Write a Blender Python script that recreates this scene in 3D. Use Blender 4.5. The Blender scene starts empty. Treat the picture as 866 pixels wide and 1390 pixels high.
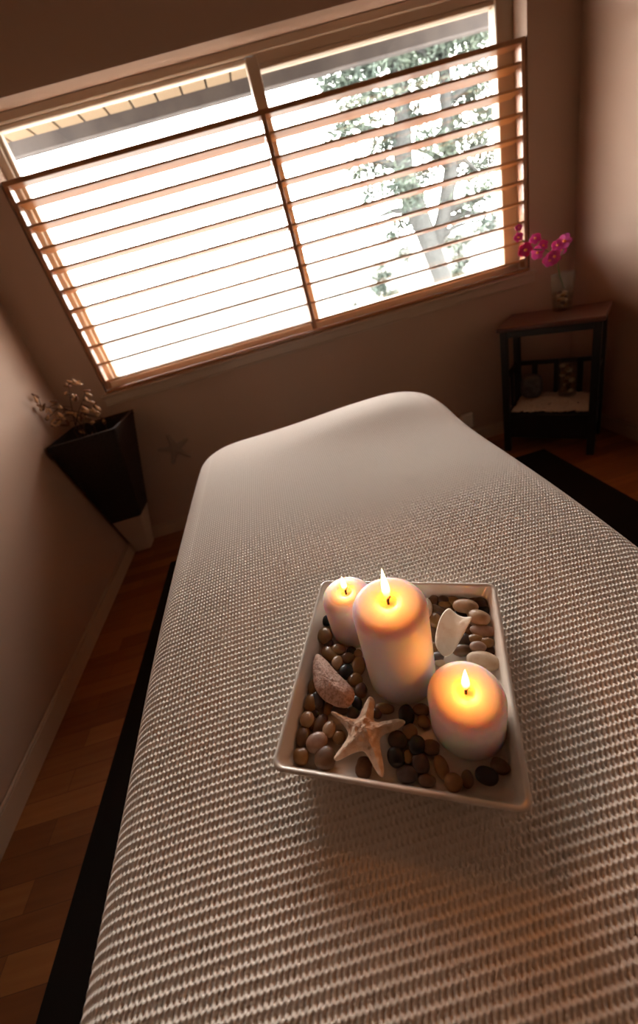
import bpy, math, random
import numpy as np
from mathutils import Vector, Matrix
random.seed(7); rng = np.random.default_rng(7)
scn = bpy.context.scene
COL = scn.collection
V = Vector

# ------------------------------------------------------------ camera
F_PX, PITCH, ROLL, YAW, CAM_Z = 548.95, .46821, .28130, .02434, 1.2
CX, CY = 433., 650.
fw = V((math.sin(YAW)*math.cos(PITCH), math.cos(YAW)*math.cos(PITCH), -math.sin(PITCH)))
r0 = V((math.cos(YAW), -math.sin(YAW), 0)); u0 = r0.cross(fw)
cr = r0*math.cos(ROLL) - u0*math.sin(ROLL); cu = r0*math.sin(ROLL) + u0*math.cos(ROLL)
cam_d = bpy.data.cameras.new('camera'); cam = bpy.data.objects.new('camera', cam_d); COL.objects.link(cam)
m = Matrix((cr, cu, -fw)).transposed().to_4x4(); m.translation = V((0, 0, CAM_Z)); cam.matrix_world = m
cam_d.sensor_fit = 'VERTICAL'; cam_d.sensor_height = 36; cam_d.sensor_width = 24
cam_d.lens = F_PX*36/1390; cam_d.shift_y = -45/1390; cam_d.clip_start = .01
cam_d.dof.use_dof = True; cam_d.dof.focus_distance = .60; cam_d.dof.aperture_fstop = 3.3
scn.camera = cam
O = V((0, 0, CAM_Z))
def ray(x, y): return fw*F_PX + cr*(x-CX) - cu*(y-CY)
def on(x, y, ax, v):                       # where the sight line through a photo point meets a plane of the room
    d = ray(x, y); return O + d*((v-O[ax])/d[ax])

# ------------------------------------------------------------ world, light, exposure
SKY = 38.0
w = bpy.data.worlds.new('overcast_sky'); scn.world = w; w.use_nodes = True
bg = w.node_tree.nodes['Background']; bg.inputs[0].default_value = (1, .955, .905, 1); bg.inputs[1].default_value = SKY
scn.view_settings.view_transform = 'Standard'; scn.view_settings.look = 'None'
scn.view_settings.exposure = 0; scn.view_settings.gamma = 1; scn.view_settings.use_curve_mapping = False
pl = bpy.data.lights.new('window_portal', 'AREA'); pl.shape = 'RECTANGLE'; pl.size = 2.5; pl.size_y = 1.25
pl.cycles.is_portal = True
po = bpy.data.objects.new('window_portal', pl); COL.objects.link(po); po.location = (.28, 2.46, 1.49)
po.rotation_euler = (math.radians(-90), 0, 0)     # faces into the room

# ------------------------------------------------------------ materials
def mat(name, col, rough=.6, metal=0, coat=0, spec=.5, noise=None, bump=None, sss=None, sheen=0, emit=None):
    m = bpy.data.materials.new(name); m.use_nodes = True; nt = m.node_tree; b = nt.nodes['Principled BSDF']
    b.inputs['Base Color'].default_value = (*col, 1); b.inputs['Roughness'].default_value = rough
    b.inputs['Metallic'].default_value = metal; b.inputs['Coat Weight'].default_value = coat
    b.inputs['Coat Roughness'].default_value = .08
    b.inputs['Specular IOR Level'].default_value = spec; b.inputs['Sheen Weight'].default_value = sheen
    tc = nt.nodes.new('ShaderNodeTexCoord')
    if noise:                                # (scale, second colour, contrast lo, hi)
        n = nt.nodes.new('ShaderNodeTexNoise'); n.inputs['Scale'].default_value = noise[0]; n.inputs['Detail'].default_value = 6
        nt.links.new(tc.outputs['Object'], n.inputs['Vector'])
        r = nt.nodes.new('ShaderNodeValToRGB'); r.color_ramp.elements[0].position = noise[2]; r.color_ramp.elements[1].position = noise[3]
        r.color_ramp.elements[0].color = (*col, 1); r.color_ramp.elements[1].color = (*noise[1], 1)
        nt.links.new(n.outputs['Fac'], r.inputs[0]); nt.links.new(r.outputs[0], b.inputs['Base Color'])
    if bump:                                 # (scale, strength, distance)
        n = nt.nodes.new('ShaderNodeTexNoise'); n.inputs['Scale'].default_value = bump[0]; n.inputs['Detail'].default_value = 5
        nt.links.new(tc.outputs['Object'], n.inputs['Vector'])
        bp = nt.nodes.new('ShaderNodeBump'); bp.inputs['Strength'].default_value = bump[1]; bp.inputs['Distance'].default_value = bump[2]
        nt.links.new(n.outputs['Fac'], bp.inputs['Height']); nt.links.new(bp.outputs[0], b.inputs['Normal'])
    if sss:
        b.inputs['Subsurface Weight'].default_value = sss[0]; b.inputs['Subsurface Radius'].default_value = sss[1]
        b.inputs['Subsurface Scale'].default_value = sss[2]
    return m
def wood(name, c1, c2, scale=(3, 40, 40), rough=.4, coat=0):
    m = mat(name, c1, rough, coat=coat); nt = m.node_tree; b = nt.nodes['Principled BSDF']
    tc = nt.nodes.new('ShaderNodeTexCoord'); mp = nt.nodes.new('ShaderNodeMapping'); mp.inputs['Scale'].default_value = scale
    n = nt.nodes.new('ShaderNodeTexNoise'); n.inputs['Scale'].default_value = 1; n.inputs['Detail'].default_value = 5; n.inputs['Distortion'].default_value = .6
    r = nt.nodes.new('ShaderNodeValToRGB'); r.color_ramp.elements[0].position = .35; r.color_ramp.elements[1].position = .68
    r.color_ramp.elements[0].color = (*c1, 1); r.color_ramp.elements[1].color = (*c2, 1)
    nt.links.new(tc.outputs['Object'], mp.inputs[0]); nt.links.new(mp.outputs[0], n.inputs['Vector'])
    nt.links.new(n.outputs['Fac'], r.inputs[0]); nt.links.new(r.outputs[0], b.inputs['Base Color'])
    return m
def glass(name, tint=(.97, .98, .98), refl=.06):
    m = bpy.data.materials.new(name); m.use_nodes = True; nt = m.node_tree; nt.nodes.clear()
    o = nt.nodes.new('ShaderNodeOutputMaterial'); mx = nt.nodes.new('ShaderNodeMixShader')
    t = nt.nodes.new('ShaderNodeBsdfTransparent'); t.inputs[0].default_value = (*tint, 1)
    g = nt.nodes.new('ShaderNodeBsdfGlossy'); g.inputs['Roughness'].default_value = .03
    lw = nt.nodes.new('ShaderNodeLayerWeight'); lw.inputs['Blend'].default_value = .18
    mr = nt.nodes.new('ShaderNodeMapRange'); mr.inputs['To Min'].default_value = refl*.5; mr.inputs['To Max'].default_value = .6
    nt.links.new(lw.outputs['Facing'], mr.inputs[0]); nt.links.new(mr.outputs[0], mx.inputs[0])
    nt.links.new(t.outputs[0], mx.inputs[1]); nt.links.new(g.outputs[0], mx.inputs[2]); nt.links.new(mx.outputs[0], o.inputs[0])
    return m

M = {}
M['wall'] = mat('painted_wall', (.45, .295, .21), .62, bump=(45, .12, .004))
M['rear_wall'] = mat('darkened_rear_wall', (.13, .08, .055), .7)  # out of view; darkened to cut bounce light on the upper walls
M['ceiling'] = mat('ceiling_paint', (.20, .135, .09), .8)  # out of view, darkened likewise to lower the ambient light
M['baseboard'] = mat('baseboard_paint', (.50, .35, .24), .45)
M['trim'] = mat('cream_window_trim', (.46, .33, .235), .4)
M['vinyl'] = mat('cream_window_frame', (.46, .35, .25), .35)
M['cream'] = mat('pale_sash_lit_jamb', (.74, .64, .52), .35)  # sash colour; on the left jamb it stands in for skylight
M['shutter'] = wood('shutter_wood', (.50, .24, .09), (.40, .175, .06), (2, 60, 60), .35, .2)
M['shutter_edge'] = wood('shutter_frame_wood', (.40, .17, .065), (.28, .11, .04), (8, 50, 8), .35, .3)
M['glass'] = glass('window_glass')
M['cloth'] = mat('waffle_knit_cotton', (.90, .80, .70), .9, sheen=.3, bump=(900, .15, .0006))
M['tray'] = mat('glazed_ceramic', (.74, .64, .55), .16, coat=.6)
M['wax'] = mat('candle_wax', (.90, .83, .76), .42, sss=(1.0, (1.0, .36, .10), .022))
M['wick'] = mat('burnt_wick', (.012, .009, .008), .9)
M['rug'] = mat('dark_rug', (.012, .008, .006), .95, bump=(400, .5, .002), spec=.2)
M['black_wood'] = mat('black_painted_wood', (.010, .007, .006), .45)
M['top_wood'] = wood('dark_top_wood', (.10, .028, .012), (.055, .015, .007), (6, 60, 60), .35, .2)
M['vinyl_pad'] = mat('padding_vinyl', (.10, .07, .05), .5)
M['weave'] = mat('dark_woven_rattan', (.020, .010, .006), .7, bump=(90, .8, .01))
M['cream_ceramic'] = mat('cream_vase_foot', (.62, .46, .34), .5)
M['branch'] = mat('dry_branch', (.07, .035, .02), .8)
M['bud'] = mat('golden_bud', (.70, .40, .20), .38, coat=.3)
M['bud_dark'] = mat('brown_bud', (.20, .09, .045), .45)
M['petal'] = mat('magenta_petal', (.50, .02, .20), .5, sss=(.3, (1, .2, .3), .004))
M['lip'] = mat('orange_petal_centre', (.85, .22, .04), .5)
M['stem'] = mat('green_stem', (.10, .14, .03), .5)
M['vglass'] = glass('vase_glass', (.93, .95, .94), .10)
M['greystone'] = mat('grey_stone', (.12, .105, .10), .7, noise=(30, (.07, .06, .055), .4, .6))
M['mattegrey'] = mat('grey_starfish_wall', (.33, .23, .17), .8, bump=(120, .5, .004))
M['whitestones'] = mat('white_gravel', (.62, .47, .36), .7)
M['plate'] = mat('outlet_plate', (.62, .50, .40), .4)
M['slot'] = mat('outlet_slot', (.03, .025, .02), .5)
M['starfish'] = mat('dried_starfish', (.92, .68, .50), .75, noise=(120, (.76, .50, .33), .45, .7), bump=(420, .7, .0016))
M['shell_white'] = mat('bleached_shell', (.86, .74, .58), .6, noise=(70, (.74, .56, .38), .5, .75), bump=(150, .5, .0012))
M['shell_pink'] = mat('rough_pink_shell', (.72, .47, .37), .8, noise=(260, (.48, .26, .19), .45, .62), bump=(300, .8, .0016))
M['bark'] = mat('grey_bark', (.017, .018, .017), .9, bump=(12, .6, .05))
M['needles'] = mat('pine_needles', (.046, .060, .042), .8, noise=(1.5, (.028, .043, .038), .4, .65))
M['gravel'] = mat('pale_ground', (.050, .045, .038), .9, bump=(6, .3, .05))
M['soffit'] = mat('soffit_board', (.105, .07, .038), .7)
M['fascia'] = mat('weathered_fascia', (.040, .032, .028), .8, noise=(8, (.026, .020, .018), .4, .6))
PEB = {                                     # pebble colours: (col, second, roughness, coat)
 'ochre': mat('ochre_pebble', (.34, .17, .06), .35, coat=.35, noise=(70, (.24, .11, .035), .4, .65), bump=(150, .15, .001)),
 'tan': mat('tan_pebble', (.50, .31, .175), .4, coat=.25, noise=(80, (.38, .22, .115), .4, .65), bump=(150, .15, .001)),
 'brown': mat('brown_pebble', (.20, .10, .052), .4, coat=.3, noise=(60, (.13, .062, .03), .4, .6), bump=(150, .15, .001)),
 'dark brown': mat('dark_brown_pebble', (.085, .045, .03), .35, coat=.3, noise=(60, (.05, .028, .02), .4, .6)),
 'black': mat('black_pebble', (.014, .012, .013), .4, coat=.2),
 'grey': mat('grey_pebble', (.12, .085, .075), .4, coat=.3, noise=(90, (.08, .055, .05), .4, .6)),
 'pinkish': mat('pinkish_pebble', (.42, .25, .17), .42, coat=.25, noise=(90, (.32, .17, .115), .4, .6), bump=(150, .15, .001)),
 'pale': mat('pale_pebble', (.72, .54, .36), .42, coat=.2, noise=(60, (.60, .40, .24), .4, .65), bump=(150, .15, .001)),
}
# floor: strip parquet running across the room
fm = mat('strip_parquet', (.4, .17, .05), .32, coat=.15); nt = fm.node_tree; b = nt.nodes['Principled BSDF']
tc = nt.nodes.new('ShaderNodeTexCoord'); bt = nt.nodes.new('ShaderNodeTexBrick')
bt.inputs['Scale'].default_value = 1; bt.inputs['Brick Width'].default_value = .42; bt.inputs['Row Height'].default_value = .068
bt.inputs['Mortar Size'].default_value = .0008; bt.inputs['Color1'].default_value = (.40, .155, .042, 1); bt.inputs['Color2'].default_value = (.21, .07, .017, 1)
bt.inputs['Mortar'].default_value = (.12, .04, .012, 1); bt.offset = .37; bt.offset_frequency = 2; bt.inputs['Bias'].default_value = 0
ns = nt.nodes.new('ShaderNodeTexNoise'); mp = nt.nodes.new('ShaderNodeMapping'); mp.inputs['Scale'].default_value = (4, 60, 1)
ns.inputs['Scale'].default_value = 1; ns.inputs['Detail'].default_value = 6
mx = nt.nodes.new('ShaderNodeMix'); mx.data_type = 'RGBA'; mx.blend_type = 'MULTIPLY'; mx.inputs[0].default_value = .45
rp = nt.nodes.new('ShaderNodeValToRGB'); rp.color_ramp.elements[0].color = (.6, .5, .4, 1); rp.color_ramp.elements[0].position = .3; rp.color_ramp.elements[1].position = .65
nt.links.new(tc.outputs['Object'], bt.inputs['Vector']); nt.links.new(tc.outputs['Object'], mp.inputs[0]); nt.links.new(mp.outputs[0], ns.inputs['Vector'])
nt.links.new(ns.outputs['Fac'], rp.inputs[0]); nt.links.new(bt.outputs['Color'], mx.inputs[6]); nt.links.new(rp.outputs[0], mx.inputs[7]); nt.links.new(mx.outputs[2], b.inputs['Base Color'])
M['floor'] = fm
# flame: emits, lets the point light inside it through
def flame_mat():
    m = bpy.data.materials.new('candle_flame'); m.use_nodes = True; nt = m.node_tree; nt.nodes.clear()
    o = nt.nodes.new('ShaderNodeOutputMaterial'); ad = nt.nodes.new('ShaderNodeAddShader'); t = nt.nodes.new('ShaderNodeBsdfTransparent')
    e = nt.nodes.new('ShaderNodeEmission'); tc = nt.nodes.new('ShaderNodeTexCoord'); sx = nt.nodes.new('ShaderNodeSeparateXYZ')
    r = nt.nodes.new('ShaderNodeValToRGB'); c = r.color_ramp
    c.elements[0].position = 0; c.elements[0].color = (.9, .22, .02, 1)
    c.elements[1].position = .35; c.elements[1].color = (1, .72, .30, 1)
    k = c.elements.new(.18); k.color = (1, .42, .06, 1)
    k = c.elements.new(1); k.color = (1, .80, .42, 1)
    nt.links.new(tc.outputs['Generated'], sx.inputs[0]); nt.links.new(sx.outputs['Z'], r.inputs[0]); nt.links.new(r.outputs[0], e.inputs[0])
    mr = nt.nodes.new('ShaderNodeMapRange'); mr.inputs['From Max'].default_value = .4; mr.inputs['To Min'].default_value = 1.0; mr.inputs['To Max'].default_value = 3.2
    nt.links.new(sx.outputs['Z'], mr.inputs[0]); nt.links.new(mr.outputs[0], e.inputs[1])
    nt.links.new(e.outputs[0], ad.inputs[0]); nt.links.new(t.outputs[0], ad.inputs[1]); nt.links.new(ad.outputs[0], o.inputs[0]); return m
M['flame'] = flame_mat()

# ------------------------------------------------------------ mesh helpers
class MB:
    def __init__(s): s.v = []; s.f = []
    def add(s, vs, fs):
        n = len(s.v); s.v += [tuple(x) for x in vs]; s.f += [tuple(i+n for i in f) for f in fs]; return s
    def box(s, c, d, rz=0, bev=0, taper=None):
        x, y, z = d[0]/2, d[1]/2, d[2]/2
        if bev <= 0:
            vs = [(-x,-y,-z),(x,-y,-z),(x,y,-z),(-x,y,-z),(-x,-y,z),(x,-y,z),(x,y,z),(-x,y,z)]
            fs = [(3,2,1,0),(4,5,6,7),(0,1,5,4),(1,2,6,5),(2,3,7,6),(3,0,4,7)]
        else:
            e = min(bev, x*.95, y*.95, z*.95); vs = []; loops = []
            for (zz, ins) in ((-z, e), (-z+e, 0), (z-e, 0), (z, e)):
                X, Y = x-ins, y-ins; q = e if ins == 0 else e*.6
                loops.append(len(vs))
                vs += [(-X+q,-Y,zz),(X-q,-Y,zz),(X,-Y+q,zz),(X,Y-q,zz),(X-q,Y,zz),(-X+q,Y,zz),(-X,Y-q,zz),(-X,-Y+q,zz)]
            fs = [tuple(reversed(range(8))), tuple(range(24, 32))]
            for k in range(3):
                for i in range(8): fs.append((k*8+i, k*8+(i+1) % 8, k*8+8+(i+1) % 8, k*8+8+i))
        ca, sa = math.cos(rz), math.sin(rz)
        s.add([(c[0]+a*ca-b_*sa, c[1]+a*sa+b_*ca, c[2]+d_) for a, b_, d_ in vs], fs); return s
    def lathe(s, prof, c=(0, 0, 0), n=32, axis=None, cap0=True, cap1=True):
        vs = []
        for r, z in prof:
            for i in range(n):
                t = 2*math.pi*i/n; vs.append((c[0]+r*math.cos(t), c[1]+r*math.sin(t), c[2]+z))
        fs = [(k*n+i, k*n+(i+1) % n, (k+1)*n+(i+1) % n, (k+1)*n+i) for k in range(len(prof)-1) for i in range(n)]
        if cap0: fs.append(tuple(reversed(range(n))))
        if cap1: fs.append(tuple(range((len(prof)-1)*n, len(prof)*n)))
        return s.add(vs, fs)
    def tube(s, pts, rad, n=8):
        pts = [V(p) for p in pts]; vs = []; prev = None
        for i, p in enumerate(pts):
            t = (pts[min(i+1, len(pts)-1)]-pts[max(i-1, 0)]).normalized()
            a = prev if prev else (V((1, 0, 0)) if abs(t.x) < .9 else V((0, 1, 0)))
            a = (a-t*a.dot(t)).normalized(); prev = a; b_ = t.cross(a)
            r = rad[i] if isinstance(rad, (list, tuple)) else rad
            for k in range(n): th = 2*math.pi*k/n; vs.append(p+a*r*math.cos(th)+b_*r*math.sin(th))
        fs = [(j*n+i, j*n+(i+1) % n, (j+1)*n+(i+1) % n, (j+1)*n+i) for j in range(len(pts)-1) for i in range(n)]
        fs += [tuple(reversed(range(n))), tuple(range((len(pts)-1)*n, len(pts)*n))]
        return s.add(vs, fs)
def tag(o, label=None, cat=None, group=None, kind=None):
    if label: o['label'] = label
    if cat: o['category'] = cat
    if group: o['group'] = group
    if kind: o['kind'] = kind
    return o
def obj(name, mb, mt, parent=None, smooth=False, angle=None):
    me = bpy.data.meshes.new(name); me.from_pydata(mb.v, [], mb.f); me.validate(); me.materials.append(mt)
    if smooth: me.polygons.foreach_set('use_smooth', [True]*len(me.polygons))
    o = bpy.data.objects.new(name, me); COL.objects.link(o)
    if smooth and angle: me.set_sharp_from_angle(angle=math.radians(angle))
    if parent: o.parent = parent
    return o
def empty(name, loc, rot=None):
    o = bpy.data.objects.new(name, None); COL.objects.link(o); o.empty_display_size = .05
    mm = (rot.to_4x4() if rot else Matrix.Identity(4)); mm.translation = V(loc); o.matrix_world = mm; return o
def place(o, loc, rot=None):
    mm = (rot.to_4x4() if rot else Matrix.Identity(4)); mm.translation = V(loc); o.matrix_world = mm; return o

def smooth_outline(pts, n=8):               # closed Catmull-Rom
    out = []; k = len(pts)
    for i in range(k):
        p0, p1, p2, p3 = [np.array(pts[(i+j-1) % k], float) for j in range(4)]
        for j in range(n):
            t = j/n; out.append(.5*((2*p1)+(-p0+p2)*t+(2*p0-5*p1+4*p2-p3)*t*t+(-p0+3*p1-3*p2+p3)*t**3))
    return np.array(out)
def inflate(pts, height, bend=None, n=8, rings=12, noise=0, seed=0, power=.5, under=.35, cen=None, dref=None, ripple=None):
    ol = smooth_outline(pts, n) if n > 1 else np.array(pts, float)
    c = np.array(cen if cen is not None else ol.mean(0), float); N = len(ol); r = np.random.default_rng(seed)
    a, b_ = ol, np.roll(ol, -1, 0)
    def dist(p):
        ab = b_-a; t = np.clip(((p-a)*ab).sum(1)/((ab**2).sum(1)+1e-12), 0, 1); return np.sqrt(((a+ab*t[:, None]-p)**2).sum(1)).min()
    dm = dref or dist(c); top = []; bot = []
    for k in range(rings+1):
        s = k/rings; s = 1-(1-s)**1.3
        for i in range(N if k else 1):
            p = c+(ol[i]-c)*s; d = 0 if k == rings else dist(p)
            h = height*min(1.15, (d/dm))**power
            z = h + (noise*height*r.normal() if 0 < k < rings else 0)
            if ripple: z += ripple(p-c, d/dm)*height
            bz = bend(p-c) if bend else 0
            top.append((p[0]-c[0], p[1]-c[1], z+bz)); bot.append((p[0]-c[0], p[1]-c[1], -h*under+bz-(0 if k == rings else .0002)))
    mb = MB(); T = len(top)
    vs = top+bot; fs = []
    idx = lambda k, i: 0 if k == 0 else 1+(k-1)*N+(i % N)
    for k in range(rings):
        for i in range(N):
            if k == 0: fs.append((idx(0, 0), idx(1, i), idx(1, i+1)))
            else: fs.append((idx(k, i), idx(k+1, i), idx(k+1, i+1), idx(k, i+1)))
    fb = []
    for f in fs:
        g = tuple((j if j >= T-N and j < T else j+T) for j in reversed(f)); fb.append(g)
    mb.add(vs, fs+fb)
    # orientation: make the top face up
    return mb, c

# ------------------------------------------------------------ the room
XL, XR, YB, YR, ZC = -1.143, 1.712, 2.254, -2.0, 2.65
OX0, OX1, OZ0, OZ1 = -.897, 1.458, .896, 2.08      # window opening
REV = .10
def struct(name, mb, mt, parent=None, **k): return tag(obj(name, mb, mt, parent, **k), kind=None if parent else 'structure')
T_ = .12
struct('floor', MB().box(((XL+XR)/2, (YB+YR)/2, -.05), (XR-XL+.24, YB-YR+.24, .1)), M['floor'])
struct('ceiling', MB().box(((XL+XR)/2, (YB+YR)/2, ZC+.05), (XR-XL+.24, YB-YR+.24, .1)), M['ceiling'])
struct('wall_left', MB().box((XL-T_/2, (YB+YR)/2, ZC/2), (T_, YB-YR+.3, ZC)), M['wall'])
struct('wall_right', MB().box((XR+T_/2, (YB+YR)/2, ZC/2), (T_, YB-YR+.3, ZC)), M['wall'])
struct('wall_rear', MB().box(((XL+XR)/2, YR-T_/2, ZC/2), (XR-XL, T_, ZC)), M['rear_wall'])
wb = MB(); D_ = .17; yc = YB+D_/2
wb.box(((XL+OX0)/2, yc, ZC/2), (OX0-XL, D_, ZC)); wb.box(((XR+OX1)/2, yc, ZC/2), (XR-OX1, D_, ZC))
wb.box(((OX0+OX1)/2, yc, OZ0/2), (OX1-OX0, D_, OZ0)); wb.box(((OX0+OX1)/2, yc, (OZ1+ZC)/2), (OX1-OX0, D_, ZC-OZ1))
struct('wall_back', wb, M['wall'])
def base(name, c, d):
    mb = MB().box((c[0], c[1], .035), (d[0], d[1], .07)); sx = .6 if d[0] < d[1] else 1; sy = .6 if d[1] < d[0] else 1
    return struct(name, mb.box((c[0]+.0*(1), c[1], .076), (d[0]*sx, d[1]*sy, .012), bev=.003), M['baseboard'])
base('baseboard_left', (XL+.007, (YB+YR)/2), (.014, YB-YR)); base('baseboard_right', (XR-.007, (YB+YR)/2), (.014, YB-YR))
base('baseboard_back', ((XL+XR)/2, YB-.007), (XR-XL-.03, .014))

# sill trim
tr = MB().box(((OX0+OX1)/2, YB-.011, OZ0-.006), (OX1-OX0+.05, .030, .016), bev=.004)
tr.box(((OX0+OX1)/2, YB-.006, OZ0-.032), (OX1-OX0+.04, .012, .038), bev=.003)
tr.box(((OX0+OX1)/2, YB-.008, OZ0-.055), (OX1-OX0+.04, .016, .010), bev=.003)
struct('trim_1', tr, M['trim'])
# window
wn = empty('window_1', ((OX0+OX1)/2, YB+REV, OZ0)); tag(wn, kind='structure')
def loc_to(o, mb, p): mb.v = [(a-p[0], b_-p[1], c-p[2]) for a, b_, c in mb.v]; return mb
WP = wn.matrix_world.translation
def wpart(name, mb, mt, **k): return obj(name, loc_to(wn, mb, WP), mt, wn, **k)
FY = YB+REV+.03; fd = .06; fwid = .048
fr = MB().box(((OX0+OX1)/2, FY, OZ1-.0175), (OX1-OX0, fd, .035), bev=.004).box(((.29+OX1-.07)/2, FY+.003, OZ1-.05), (OX1-.07-.29, fd*.85, .034)).box(((OX0+OX1)/2, FY, OZ0+.022), (OX1-OX0, fd, .044), bev=.004)
fr.box(((.29+OX1-.07)/2, FY, OZ0+.046), (OX1-.07-.29, fd*.85, .024))
fr.box((OX1-.041, FY, (OZ0+OZ1)/2+.004), (.082, fd, OZ1-OZ0-.079), bev=.004)
wpart('window_frame', fr, M['vinyl'])
wpart('mullion', MB().box((.277, FY, (OZ0+OZ1)/2), (.055, fd*.9, OZ1-OZ0-.079), bev=.004), M['vinyl'])
wpart('side_jamb', MB().box((OX0+.018, FY, (OZ0+OZ1)/2+.004), (.036, fd, OZ1-OZ0-.079), bev=.004), M['cream'])  # skylight on this jamb is put into the paler colour
# left sliding sash: a thin inner frame
lx0, lx1, sz0, sz1 = OX0+.036, .25, OZ0+.044, OZ1-.035
sh = MB(); sw = .018
sh.box(((lx0+lx1)/2, FY+.004, sz1-sw/2), (lx1-lx0, .036, sw), bev=.003).box(((lx0+lx1)/2, FY+.004, sz0+sw/2), (lx1-lx0, .036, sw), bev=.003)
sh.box((lx0+sw/2, FY+.004, (sz0+sz1)/2), (sw, .036, sz1-sz0-2*sw), bev=.003)
wpart('sash', sh, M['cream'])
wpart('pane', MB().box(((lx0+lx1)/2, FY+.01, (sz0+sz1)/2), (lx1-lx0, .004, sz1-sz0)), M['glass'])
gx0, gx1, gz1 = .3045, OX1-.082, OZ1-.067
wpart('pane', MB().box(((gx0+gx1)/2, FY+.01, (sz0+gz1)/2), (gx1-gx0, .004, gz1-sz0)), M['glass'])
wpart('glazing_bead', MB().box(((gx0+gx1)/2, FY+.004, gz1-.0095), (gx1-gx0, .05, .019), bev=.003), M['vinyl'])

# wooden louvre shutter set in the lower part of the opening
SZ0, SZ1, SX0, SX1, SC = .900, 1.836, -.889, 1.452, .258
su = empty('louvre_shutter', ((SX0+SX1)/2, YB+.03, SZ0))
tag(su, 'brown wooden louvre shutter with open horizontal slats in the window opening', 'shutter')
SP = su.matrix_world.translation
def spart(name, mb, mt): return obj(name, loc_to(su, mb, SP), mt, su)
ty = YB+.024; td = .046
spart('top_rail', MB().box(((SX0+SX1)/2, YB+.036, SZ1-.010), (SX1-SX0, .075, .020), bev=.003), M['shutter_edge'])
spart('bottom_rail', MB().box(((SX0+SX1)/2, YB+.018, SZ0+.007), (SX1-SX0, .05, .014), bev=.003), M['shutter_edge'])
for x in (SX0+.010, SX1-.010):
    spart('stile', MB().box((x, ty, (SZ0+SZ1)/2), (.020, td, SZ1-SZ0-.036), bev=.003), M['shutter_edge'])
spart('centre_post', MB().box((SC, ty, (SZ0+SZ1)/2), (.022, td, SZ1-SZ0-.036), bev=.003), M['shutter_edge'])
S1, SN = 1.7526, .9581
for bay, (a, b_) in enumerate(((SX0+.020, SC-.011), (SC+.011, SX1-.020))):
    for i in range(10):
        z = S1+(SN-S1)*i/9; mb = MB(); x0, x1 = a+.003, b_-.003
        y0, y1, dz, th = YB+.002, YB+.084, -.010, .006
        prof = [(y0, z-.005), (y0, z+.005), (y0+.003, z+.0052), (y1, z+dz+th/2), (y1+.002, z+dz), (y1, z+dz-th/2), (y0+.003, z-.0052)]
        vs = [(x0, y, q) for y, q in prof]+[(x1, y, q) for y, q in prof]; n = 7
        mb.add(vs, [tuple(range(n)), tuple(reversed(range(n, 2*n)))]+[(k, n+k, n+(k+1) % n, (k+1) % n) for k in range(n)])
        s = spart('slat', mb, M['shutter'])
        for x in (a+.002, b_-.002): obj('pivot_pin', loc_to(su, MB().box((x, YB+.014, z), (.007, .012, .012), bev=.002), SP), M['shutter_edge'], s)

# outside: eave, ground, trees
ev = empty('roof_eave', (0.28, YB+.2, 2.17)); tag(ev, kind='structure'); EP = V((.28, YB+.2, 2.17))
def tilt(mb, k=-.001, x0=.28): mb.v = [(x, y, z+k*(x-x0)) for x, y, z in mb.v]; return mb
x = -1.6
while x < 2.6:
    bd = tilt(MB().box((x+.068, 2.74, 2.213), (.130, .62, .015), bev=.003)); obj('soffit_board', loc_to(ev, bd, EP), M['soffit'], ev); x += .14
obj('fascia', loc_to(ev, tilt(MB().box((.5, 3.05, 2.195), (4.2, .03, .115), bev=.005)), EP), M['fascia'], ev)
obj('gutter', loc_to(ev, tilt(MB().box((.5, 3.11, 2.195), (4.2, .09, .09), bev=.03)), EP), M['fascia'], ev)
obj('roof_deck', loc_to(ev, tilt(MB().box((.5, 2.8, 2.285), (4.2, .74, .03))), EP), M['fascia'], ev)
struct('ground', MB().box((3, 203, -2.65), (500, 400, .1)), M['gravel'])
def branchy(name, trunks, limbs, spots, label, cat, group=None, leaf=.045, dens=800):
    base_ = trunks[0][0][0]; t = empty(name, base_); tag(t, label, cat, group); B = V(base_)
    for pts, rad in trunks:
        mb = MB().tube(pts, rad, 12); r_ = random.Random(3)
        obj('trunk', loc_to(t, mb, B), M['bark'], t, smooth=True)
    lb = MB()
    for pts, rad in limbs: lb.tube(pts, rad, 6)
    if limbs: obj('branches', loc_to(t, lb, B), M['bark'], t, smooth=True)
    fo = MB()
    for (c, R) in spots:
        c = V(c)
        for i in range(int(dens*R*R/.16)):
            d = V((random.gauss(0, 1), random.gauss(0, 1), random.gauss(0, .7)))*R*.5
            p = c+d; a = V((random.gauss(0, 1), random.gauss(0, 1), random.gauss(0, .5))).normalized()
            b_ = a.cross(V((random.random()-.5, random.random()-.5, 1))).normalized()
            L = leaf*random.uniform(.8, 1.9); W = leaf*random.uniform(.35, .6); n_ = a.cross(b_)
            fo.add([p-a*L, p-b_*W+n_*W*.3, p+a*L, p+b_*W+n_*W*.3], [(0, 1, 2, 3)])
    obj('foliage', loc_to(t, fo, B), M['needles'], t)
    return t
TY = 8.0
def tp(x, y, dy=0): p = on(x, y, 1, TY+dy); return (p.x, p.y, p.z)
tr1 = [(3.5, TY, -2.6), (3.47, TY, -.6), tp(600, 375), tp(585, 335), tp(565, 285), tp(547, 230), tp(545, 130), tp(533, 50), tp(520, -30)]
tr2 = [tp(590, 340), tp(603, 290), tp(612, 230), tp(606, 140), tp(600, 50), tp(590, -30)]
limbs = []
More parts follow.
